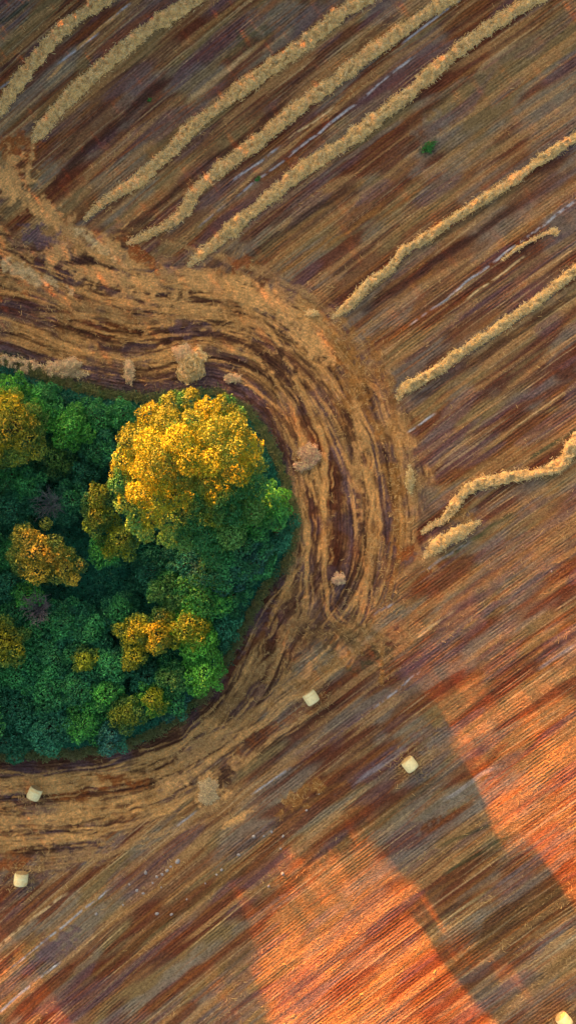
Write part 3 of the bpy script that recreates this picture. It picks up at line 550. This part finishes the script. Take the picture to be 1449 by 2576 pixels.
def tree(X, Y, r, h, label, tone, top=None, lobes=None, nl=None, sz=.15, dens=85, seed=0, cat='tree', name='leafy_tree', squash=1.0, low=.25, topz=.62, group='trees of the grove', spread=.35):
    rs = np.random.default_rng(seed*13+7)
    R = r/PX; root = empty(name, (0, 0, 0)); zc = max(h-R*squash*.8, h*.55); gxw, gyw, _ = at(X, Y, zc)
    root.location = (gxw, gyw, 0)
    if lobes is None:
        nl = nl or int(10+R*4.5); lobes = []
        for i in range(nl):
            u_ = (i+.5)/nl; th = i*2.39996+rs.uniform(-.4, .4); ph = math.acos(1-1.15*u_)
            rr = R*rs.uniform(.45, 1.02)
            lobes.append((rr*math.sin(ph)*math.cos(th), rr*math.sin(ph)*math.sin(th), zc+(h-zc)*.72*math.cos(ph)*rs.uniform(.55, 1.15), R*spread*rs.uniform(.55, 1.3)))
        lobes.append((0, 0, zc+(h-zc)*.45, R*.55))
    Ps, Ns, Cs = [], [], []
    ctr = np.array([(l[0], l[1], l[2]) for l in lobes]); rad = np.array([l[3] for l in lobes])
    a0 = np.array(GREEN[tone]); a1 = np.array(GREEN[top or tone])
    for li, (cx, cy, cz, lr) in enumerate(lobes):
        n = int(4*math.pi*lr*lr*dens*.75)
        v = rs.normal(0, 1, (n, 3)); v /= np.linalg.norm(v, axis=1)[:, None]
        v = v[v[:, 2] > -.35]; n = len(v)
        wob = 1+.85*(fbm(v[:, 0]*2.3+li*5, v[:, 1]*2.3+v[:, 2]*2.1, seed+li, 3)-.5)
        q = lr*wob*np.where(rs.random(n) < .3, rs.uniform(.55, 1.0, n), rs.uniform(.9, 1.06, n))
        p = v*q[:, None]+[cx, cy, cz]
        dist = np.linalg.norm(p[:, None]-ctr[None], axis=2)/rad[None]; dist[:, li] = 9
        keep = dist.min(1) > .8; p, v = p[keep], v[keep]
        lt = rs.random()
        f = np.clip(ss(zc+(h-zc)*(topz-.35), zc+(h-zc)*(topz+.25), p[:, 2]+1.0*(fbm(p[:, 0]*1.1+50, p[:, 1]*1.1+50, seed+3, 2)-.5)*(h-zc))+(.25 if lt > .45 else -.3), 0, 1)[:, None]  # higher leaves take the top tone: leaf variety plus sunlit yellow painted in
        cc = (a0*(1-f)+a1*f)*(.55+.9*rs.random((len(p), 1)))*(.65+.6*lt)
        Ps.append(p); Ns.append(v); Cs.append(cc)
    P = np.concatenate(Ps); Nn = np.concatenate(Ns); C = np.concatenate(Cs)
    V, F, C = leaves(P, Nn, sz, C)
    npmesh('crown', V, F, col=C, mat=M_LEAF, parent=root)
    parts = []
    tr = [(0, 0, -.05), (.05*R, .02, zc*.35), (0, .04*R, zc*.7), (0, 0, zc+.2)]; tw = .05*R+.05
    V, F = tube(tr, [tw*1.5, tw*1.1, tw*.9, tw*.6]); parts.append((V, F, np.tile([.10, .075, .06], (len(V), 1))))
    for i in range(0, len(lobes), max(1, len(lobes)//9)):
        c_ = ctr[i]; V, F = tube([(0, 0, zc*.55), c_*[.4, .4, 1]*[1, 1, .8], c_], [tw*.55, tw*.35, tw*.12], 5); parts.append((V, F, np.tile([.10, .075, .06], (len(V), 1))))
    V, F, C = join(parts); npmesh('trunk', V, F, col=C, mat=M_BARK, parent=root)
    return tag(root, label, cat, group)
def bare(X, Y, r, h, label, colr, seed):
    rs = np.random.default_rng(seed); x0, y0, _ = at(X, Y, h*.8); root = empty('bare_tree', (x0, y0, 0)); R = r/PX; parts = []
    V, F = tube([(0, 0, -.05), (.05, 0, h*.35), (0, .03, h*.6)], [.12, .09, .06]); parts.append((V, F, np.tile(np.array(colr)*.8, (len(V), 1)))); trunk = parts; tw = []
    for i in range(30):
        th = i*2.4+rs.uniform(-.3, .3); L = R*rs.uniform(.7, 1.1); st = np.array([0, 0, h*rs.uniform(.35, .6)]); e = np.array([L*math.cos(th), L*math.sin(th), h*rs.uniform(.75, 1.0)])
        mid = (st+e)/2+[0, 0, .25]; V, F = tube([st, mid, e], [.035, .022, .01], 5); tw.append((V, F, np.tile(colr, (len(V), 1))))
        for k_ in range(9):
            t_ = rs.uniform(.3, 1); p = st+(e-st)*t_; q = p+[rs.normal(0, .3)*R, rs.normal(0, .3)*R, rs.uniform(0, .35)]
            V, F = tube([p, (p+q)/2+rs.normal(0, .03, 3), q], [.016, .012, .007], 4); tw.append((V, F, np.tile(colr, (len(V), 1))))
    V, F, C = join(trunk); npmesh('trunk', V, F, col=C, mat=M_BARK, parent=root)
    V, F, C = join(tw); npmesh('branches', V, F, col=C, mat=M_BARK, parent=root)
    return tag(root, label, 'tree', 'trees of the grove')

# the big tree: lobes placed as the crown shows them (survey x, y, height, radius)
BX, BY, BH = 490, 1185, 11.0
x0, y0, _ = at(BX, BY, BH)
def lobeset(L, z0):
    out = []
    for X, Y, zc, r in L:
        zc = zc*1.26
        x, y, _ = at(X, Y, zc); out.append((x-z0[0], y-z0[1], zc, r/PX*(H-zc)/H))
    return out
BIG = lobeset([(385, 1050, 9.5, 36), (345, 1105, 9.5, 40), (318, 1160, 9, 36), (312, 1215, 8.6, 34), (325, 1265, 8.2, 34), (350, 1315, 7.4, 30), (368, 1345, 6.6, 22), (430, 1020, 9, 34), (478, 1008, 9.2, 32), (520, 1030, 9.8, 30), (560, 1018, 8.6, 28), (598, 1048, 8.8, 26),
               (425, 1070, 11, 42), (385, 1115, 11.3, 40), (455, 1112, 12.4, 42), (415, 1160, 12, 42), (372, 1180, 10.8, 38), (355, 1240, 9.6, 34), (485, 1060, 11.4, 28), (535, 1095, 12, 40), (590, 1085, 11, 38), (620, 1130, 10.2, 38), (570, 1130, 12.2, 40), (640, 1170, 8.6, 30),
               (480, 1160, 12.6, 36), (525, 1165, 12.4, 34), (460, 1205, 11.4, 32), (410, 1215, 10.2, 32), (505, 1210, 11, 30), (555, 1180, 10.6, 34), (600, 1185, 9, 34), (400, 1262, 9.6, 34), (445, 1250, 9.4, 32), (380, 1300, 8, 28), (490, 1255, 8.2, 32),
               (545, 1235, 8.4, 36), (590, 1230, 7.4, 34), (640, 1225, 6.6, 34), (430, 1310, 6.8, 36), (480, 1300, 6.8, 38), (530, 1290, 7, 38), (580, 1285, 6.6, 38), (465, 1350, 5.6, 38), (520, 1350, 5.8, 42), (575, 1340, 5.8, 40), (630, 1280, 6.2, 36), (425, 1350, 5.2, 28), (540, 1390, 4.8, 34),
               (470, 1150, 6.6, 92), (540, 1240, 5.2, 80), (400, 1170, 6.4, 78), (560, 1110, 7.6, 75)], (x0, y0))
t_ = tree(BX, BY, 200, 16.4, 'biggest tree of the grove, broad golden-topped crown beside the track', 'green', 'yellow', lobes=BIG, dens=210, sz=.12, seed=1, topz=.0)
t_.location = (x0, y0, 0)

T = [ # X, Y, r, h, tone, top, label
 (35, 1085, 72, 7.8, 'olive', 'gold', 'golden-topped tree at the left edge, upper left of the grove'),
 (180, 1080, 45, 5.0, 'bright', 'bright', 'bright green rounded tree between the left golden tree and the big one'),
 (95, 1035, 42, 4.6, 'green', 'bright', 'mid green tree right above the golden left-edge tree'),
 (30, 985, 46, 4.2, 'bright', 'lime', 'light green bush at the very top left corner of the grove'),
 (250, 1050, 45, 3.2, 'green', 'green', 'low dark green shrub under the upper rim, left of the big tree'),
 (310, 1040, 34, 3.0, 'green', 'green', 'small dark green shrub tucked against the big tree crown'),
 (240, 1130, 42, 3.8, 'teal', 'green', 'dark shrub just left of the big crown'),
 (145, 1155, 40, 3.8, 'deep', 'olive', 'dark green shrub with a few olive tips below the bright green tree'),
 (250, 1250, 32, 6.2, 'olive', 'yellow', 'small yellow tree left of the big crown, upper of two'),
 (245, 1300, 36, 6.0, 'olive', 'yellow', 'small yellow-green tree left of the big crown, lower of two'),
 (310, 1355, 42, 5.4, 'olive', 'yellow', 'green tree with yellow edge under the big crown, lower left'),
 (262, 1390, 34, 4.2, 'green', 'bright', 'light green bush below the two small yellow trees'),
 (75, 1225, 36, 4.2, 'teal', 'green', 'greyish green rounded bush left of the grey bare tree'),
 (35, 1200, 46, 3.8, 'teal', 'green', 'dark teal bush at the left edge beneath the golden tree'),
 (180, 1260, 38, 4.2, 'teal', 'green', 'teal green bush right of the grey bare tree'),
 (30, 1280, 44, 3.8, 'teal', 'teal', 'dark bush at the left edge, level with the two small yellow trees'),
 (95, 1385, 58, 6.8, 'olive', 'orange', 'orange-gold topped tree standing in the dark left hollow'),
 (165, 1428, 38, 6.0, 'olive', 'orange', 'smaller orange-tipped tree joined to the right of the orange-gold one'),
 (25, 1390, 40, 4.0, 'teal', 'green', 'dark green bush at the left edge beside the orange-gold tree'),
 (30, 1470, 44, 4.0, 'deep', 'teal', 'very dark bush at the left edge below the orange-gold tree'),
 (70, 1500, 30, 4.4, 'green', 'bright', 'small light green tree left of the pinkish bare tree'),
 (12, 1610, 48, 5.6, 'olive', 'gold', 'yellow-topped tree cut by the left edge in the lower grove'),
 (342, 1590, 36, 4.6, 'olive', 'gold', 'golden tree at the left of the lower golden cluster'),
 (338, 1645, 32, 4.3, 'olive', 'gold', 'small golden tree hanging below the lower golden cluster'),
 (400, 1590, 42, 4.8, 'olive', 'gold', 'golden tree in the middle of the lower golden cluster'),
 (468, 1580, 50, 4.6, 'lime', 'gold', 'brightest golden tree at the right of the lower golden cluster'),
 (505, 1625, 42, 4.0, 'bright', 'lime', 'bright green tree under the right end of the golden cluster'),
 (515, 1690, 44, 3.6, 'bright', 'lime', 'bright green bush at the lower right edge of the grove'),
 (215, 1655, 32, 4.2, 'olive', 'yellow', 'small olive-topped tree in the lower middle of the grove'),
 (385, 1755, 34, 3.5, 'bright', 'yellow', 'lime and yellow small tree near the lower edge'),
 (318, 1790, 36, 3.8, 'olive', 'yellow', 'olive-tipped bush near the lower edge, left of the lime tree'),
 (440, 1705, 42, 3.6, 'green', 'olive', 'olive green bush between the golden cluster and the lime tree'),
 (505, 1500, 56, 4.6, 'green', 'bright', 'leafy mid green tree below the big crown'),
 (430, 1485, 46, 4.2, 'green', 'olive', 'green tree with faint yellow tips, left below the big crown'),
 (545, 1430, 60, 5.2, 'grey', 'green', 'grey-green tree under the right side of the big crown'),
 (605, 1375, 58, 6.6, 'grey', 'green', 'grey-green tree at the lower right of the big crown'),
 (640, 1290, 50, 7.2, 'green', 'bright', 'vivid green tree on the right flank of the big crown'),
 (688, 1262, 36, 5.4, 'bright', 'lime', 'small vivid green tree nearest the track at the right'),
 (695, 1335, 44, 5.0, 'deep', 'teal', 'dark teal tree bulging furthest right toward the track'),
 (645, 1410, 50, 4.4, 'deep', 'green', 'dark green tree below the rightmost bulge'),
 (580, 1500, 44, 3.4, 'deep', 'green', 'low dark bush on the right edge below the bulge'),
 (470, 1420, 44, 3.6, 'deep', 'teal', 'dark hollow bush directly below the middle of the big crown'),
 (560, 1580, 40, 3.0, 'deep', 'teal', 'dark bush on the right rim, beside the golden cluster'),
 (380, 1440, 46, 3.2, 'deep', 'teal', 'dark bluish bush right of the ivy hollow'),
 (165, 1560, 50, 4.0, 'teal', 'green', 'teal green tree below the pinkish bare tree'),
 (225, 1590, 46, 3.8, 'teal', 'green', 'teal green tree right of the one below the bare tree'),
 (90, 1600, 46, 3.8, 'teal', 'green', 'rounded green tree between the lower left yellow tree and the middle'),
 (280, 1670, 44, 3.8, 'teal', 'green', 'green tree left of the hanging golden tree'),
 (140, 1650, 46, 3.8, 'teal', 'green', 'green tree left of the small olive-topped one'),
 (45, 1690, 50, 3.8, 'teal', 'green', 'green tree at the left edge under the yellow-topped tree'),
 (120, 1740, 50, 3.6, 'teal', 'green', 'broad dark green tree in the lower left of the grove'),
 (200, 1730, 48, 3.6, 'teal', 'green', 'dark green tree below the small olive-topped one'),
 (270, 1745, 44, 3.6, 'green', 'bright', 'light green tree left of the olive-tipped bush'),
 (40, 1780, 52, 3.4, 'deep', 'teal', 'dark tree in the bottom left corner of the grove'),
 (130, 1825, 52, 3.2, 'teal', 'teal', 'dark tree at the bottom rim of the grove, second from left'),
 (215, 1815, 48, 3.2, 'green', 'bright', 'green tree at the bottom rim of the grove'),
 (280, 1845, 40, 2.8, 'teal', 'grey', 'greyish green bush at the bottom rim, last before the corner'),
 (370, 1700, 38, 3.0, 'deep', 'teal', 'dark bush below the golden cluster'),
 (440, 1770, 38, 2.6, 'grey', 'green', 'low grey-green bush by the lower right edge'),
 (40, 1540, 40, 3.8, 'teal', 'green', 'green bush above the lower left yellow tree'),
 (300, 1540, 44, 3.0, 'teal', 'green', 'low green tree above the golden cluster, left'),
 (560, 1350, 40, 5.8, 'deep', 'green', 'dark green undercrown tree beneath the big crown'),
 (20, 1860, 46, 2.8, 'deep', 'teal', 'low dark bush on the bottom rim at the left edge'),
 (30, 1140, 40, 4.6, 'teal', 'olive', 'dark tree with olive tips just under the golden left-edge tree'),
 (120, 960+40, 34, 2.6, 'green', 'green', 'low green bush on the upper rim of the grove'),
 (210, 1190, 40, 3.2, 'deep', 'teal', 'dark bush above the small yellow trees'),
]
for i, (X, Y, r, h, a_, b_, lab) in enumerate(T):
    tree(X, Y, r*1.16, h, lab, a_, b_, seed=20+i, dens=150, sz=.13, nl=int(9+r/3.2), spread=.33)
# the grove goes on to the left of the picture
for i, (X, Y, r, h) in enumerate([(-110, 1230, 75, 8.5), (-125, 1400, 60, 8.0), (-140, 1610, 80, 6.5), (-90, 1790, 90, 6.5), (-230, 1500, 110, 10), (-250, 1750, 110, 8.5), (-220, 1280, 100, 9), (-90, 1060, 80, 7), (-400, 1650, 120, 9), (-260, 1060, 90, 7)]):
    tree(X, Y, r, h, 'tree of the grove beyond the left edge of the picture', 'green', 'olive', seed=300+i, dens=45, sz=.24, group='trees of the grove outside the view')
bare(125, 1268, 34, 5.4, 'grey leafless tree among the dark bushes at left', (.15, .17, .17), 3)
bare(95, 1530, 34, 5.2, 'pinkish grey leafless tree below the orange-gold tree', (.22, .18, .18), 4)

# ivy and undergrowth carpet
k = 260000
X = rng.uniform(-300, 740, k); Y = rng.uniform(880, 1930, k)
d_, u_ = ring_coords(X[:60000*5], Y[:60000*5])
ok = d_ < -4+40*(fbm(X/12, Y/12, 53, 3)-.5)+rng.normal(0, 4, len(d_)); X, Y, d_ = X[ok], Y[ok], d_[ok]
zz = (.15+1.5*fbm(X/38, Y/38, 62, 4)**1.6)*ss(0, -45, d_)+.12
P = np.stack([(X-724.5)/PX, (1288-Y)/PX, zz], -1)
tn = fbm(X/50, Y/50, 63, 3)[:, None]
C = (np.array([.010, .10, .065])*(1-tn)+np.array([.022, .19, .09])*tn)*rng.uniform(.6, 1.4, (len(X), 1))
V, F, C = leaves(P, np.tile([0, 0, 1.], (len(P), 1)), .17, C, 1.2, 1.2)
tag(npmesh('undergrowth', V, F, col=C, mat=M_LEAF), 'dark ivy and scrub covering the floor of the grove', 'undergrowth', kind='stuff')

k = 30000
i = rng.integers(60, len(EDGE)-12, k); e = EDGE[i]+(EDGE[i+1]-EDGE[i])*rng.random((k, 1)); tv = EDGE[i+1]-EDGE[i]; tv /= np.linalg.norm(tv, axis=1)[:, None]
cl = fbm(e[:, 0]/22, e[:, 1]/22, 91, 3); off = rng.normal(-3, 7, k)+26*(cl-.5); e = e+np.stack([tv[:, 1], -tv[:, 0]], -1)*off[:, None]
P = np.stack([(e[:, 0]-724.5)/PX, (1288-e[:, 1])/PX, rng.uniform(.03, .35, k)], -1)
V, F, C = strands(P, .3, .045, np.array([.10, .17, .04])*(1-cl[:, None])+np.array([.22, .18, .07])*cl[:, None], .6)
tag(npmesh('rough_grass', V, F, col=C, mat=M_LEAF), 'rough grass and weeds along the rim of the grove', 'grass', kind='stuff')

# green weeds in the stubble
for X, Y, r, h, lab in ((1078, 372, 15, .35, 'lone green weed patch on the open stubble at upper right'), (648, 450, 6, .25, 'small dark weed on the chalky line between two windrows'), (376, 253, 5, .2, 'tiny weed on the stubble between the second and third windrows')):
    n = int(r*r*1.1); q = rng.normal(0, .5, (n, 2))*r/PX; q = np.clip(q, -r*.9/PX, r*.9/PX)
    q[:, 0] += q[:, 1]*.6
    P = np.stack([q[:, 0], q[:, 1], rng.uniform(.03, h, n)], -1)
    V, F, C = leaves(P, np.tile([0, 0, 1.], (n, 1)), .12, np.array([.05, .22, .04])*rng.uniform(.6, 1.4, (n, 1)))
    o = npmesh('green_weed', V, F, col=C, mat=M_LEAF); o.location = at(X, Y); tag(o, lab, 'weed', 'green weeds in the stubble')

# ------------------------------------------------------------------ tall tree belt up-sun, beyond the picture: it shades the field
def belt_tree(h, seed):
    rs = np.random.default_rng(seed); root = empty('belt_tree', (0, 0, 0)); n = 3000
    v = rs.normal(0, 1, (n, 3)); v /= np.linalg.norm(v, axis=1)[:, None]
    zt = rs.random(n)*h*1.1; z0_ = h*.74; pk = np.clip((h-zt)/(h-z0_), 0, 1); zt = np.where(rs.random(n) < pk, zt, rs.random(n)*z0_)+.15
    w = 2.9*(1-.35*ss(z0_, h, zt)); th = rs.uniform(0, 2*math.pi, n); q = np.sqrt(rs.random(n))*w
    P = np.stack([q*np.cos(th), q*np.sin(th), zt], -1)
    V, F, C = leaves(P, v, .32, np.array([.06, .15, .04])*rs.uniform(.7, 1.3, (n, 1)))
    npmesh('crown', V, F, col=C, mat=M_LEAF, parent=root)
    V, F = tube([(0, 0, -.1), (.1, 0, h*.4), (0, .1, h*.85)], [.25, .18, .05])
    npmesh('trunk', V, F, col=np.tile([.10, .075, .06], (len(V), 1)), mat=M_BARK, parent=root)
    return tag(root, 'tall tree of the belt beyond the top edge of the picture', 'tree', 'belt of tall trees beyond the field')
src = belt_tree(20.5, 5)
for r_ in range(2):
    for i in range(60):
        tt = -78+i*3.0+r_*1.5; p = np.array([-31.5, 53.0])+np.array([.825, .565])*tt+np.array([-.565, .825])*(r_*4)
        if r_ == 0 and i == 0: o = src
        else:
            o = src.copy(); COL.objects.link(o)
            for ch in src.children:
                cc = ch.copy(); COL.objects.link(cc); cc.parent = o
        o.location = (p[0], p[1], 0); o.scale = (1, 1, 1.0+.02*math.sin(i*.9+r_*1.3)+.02*math.sin(i*2.7)); o.rotation_euler[2] = i*1.7+r_
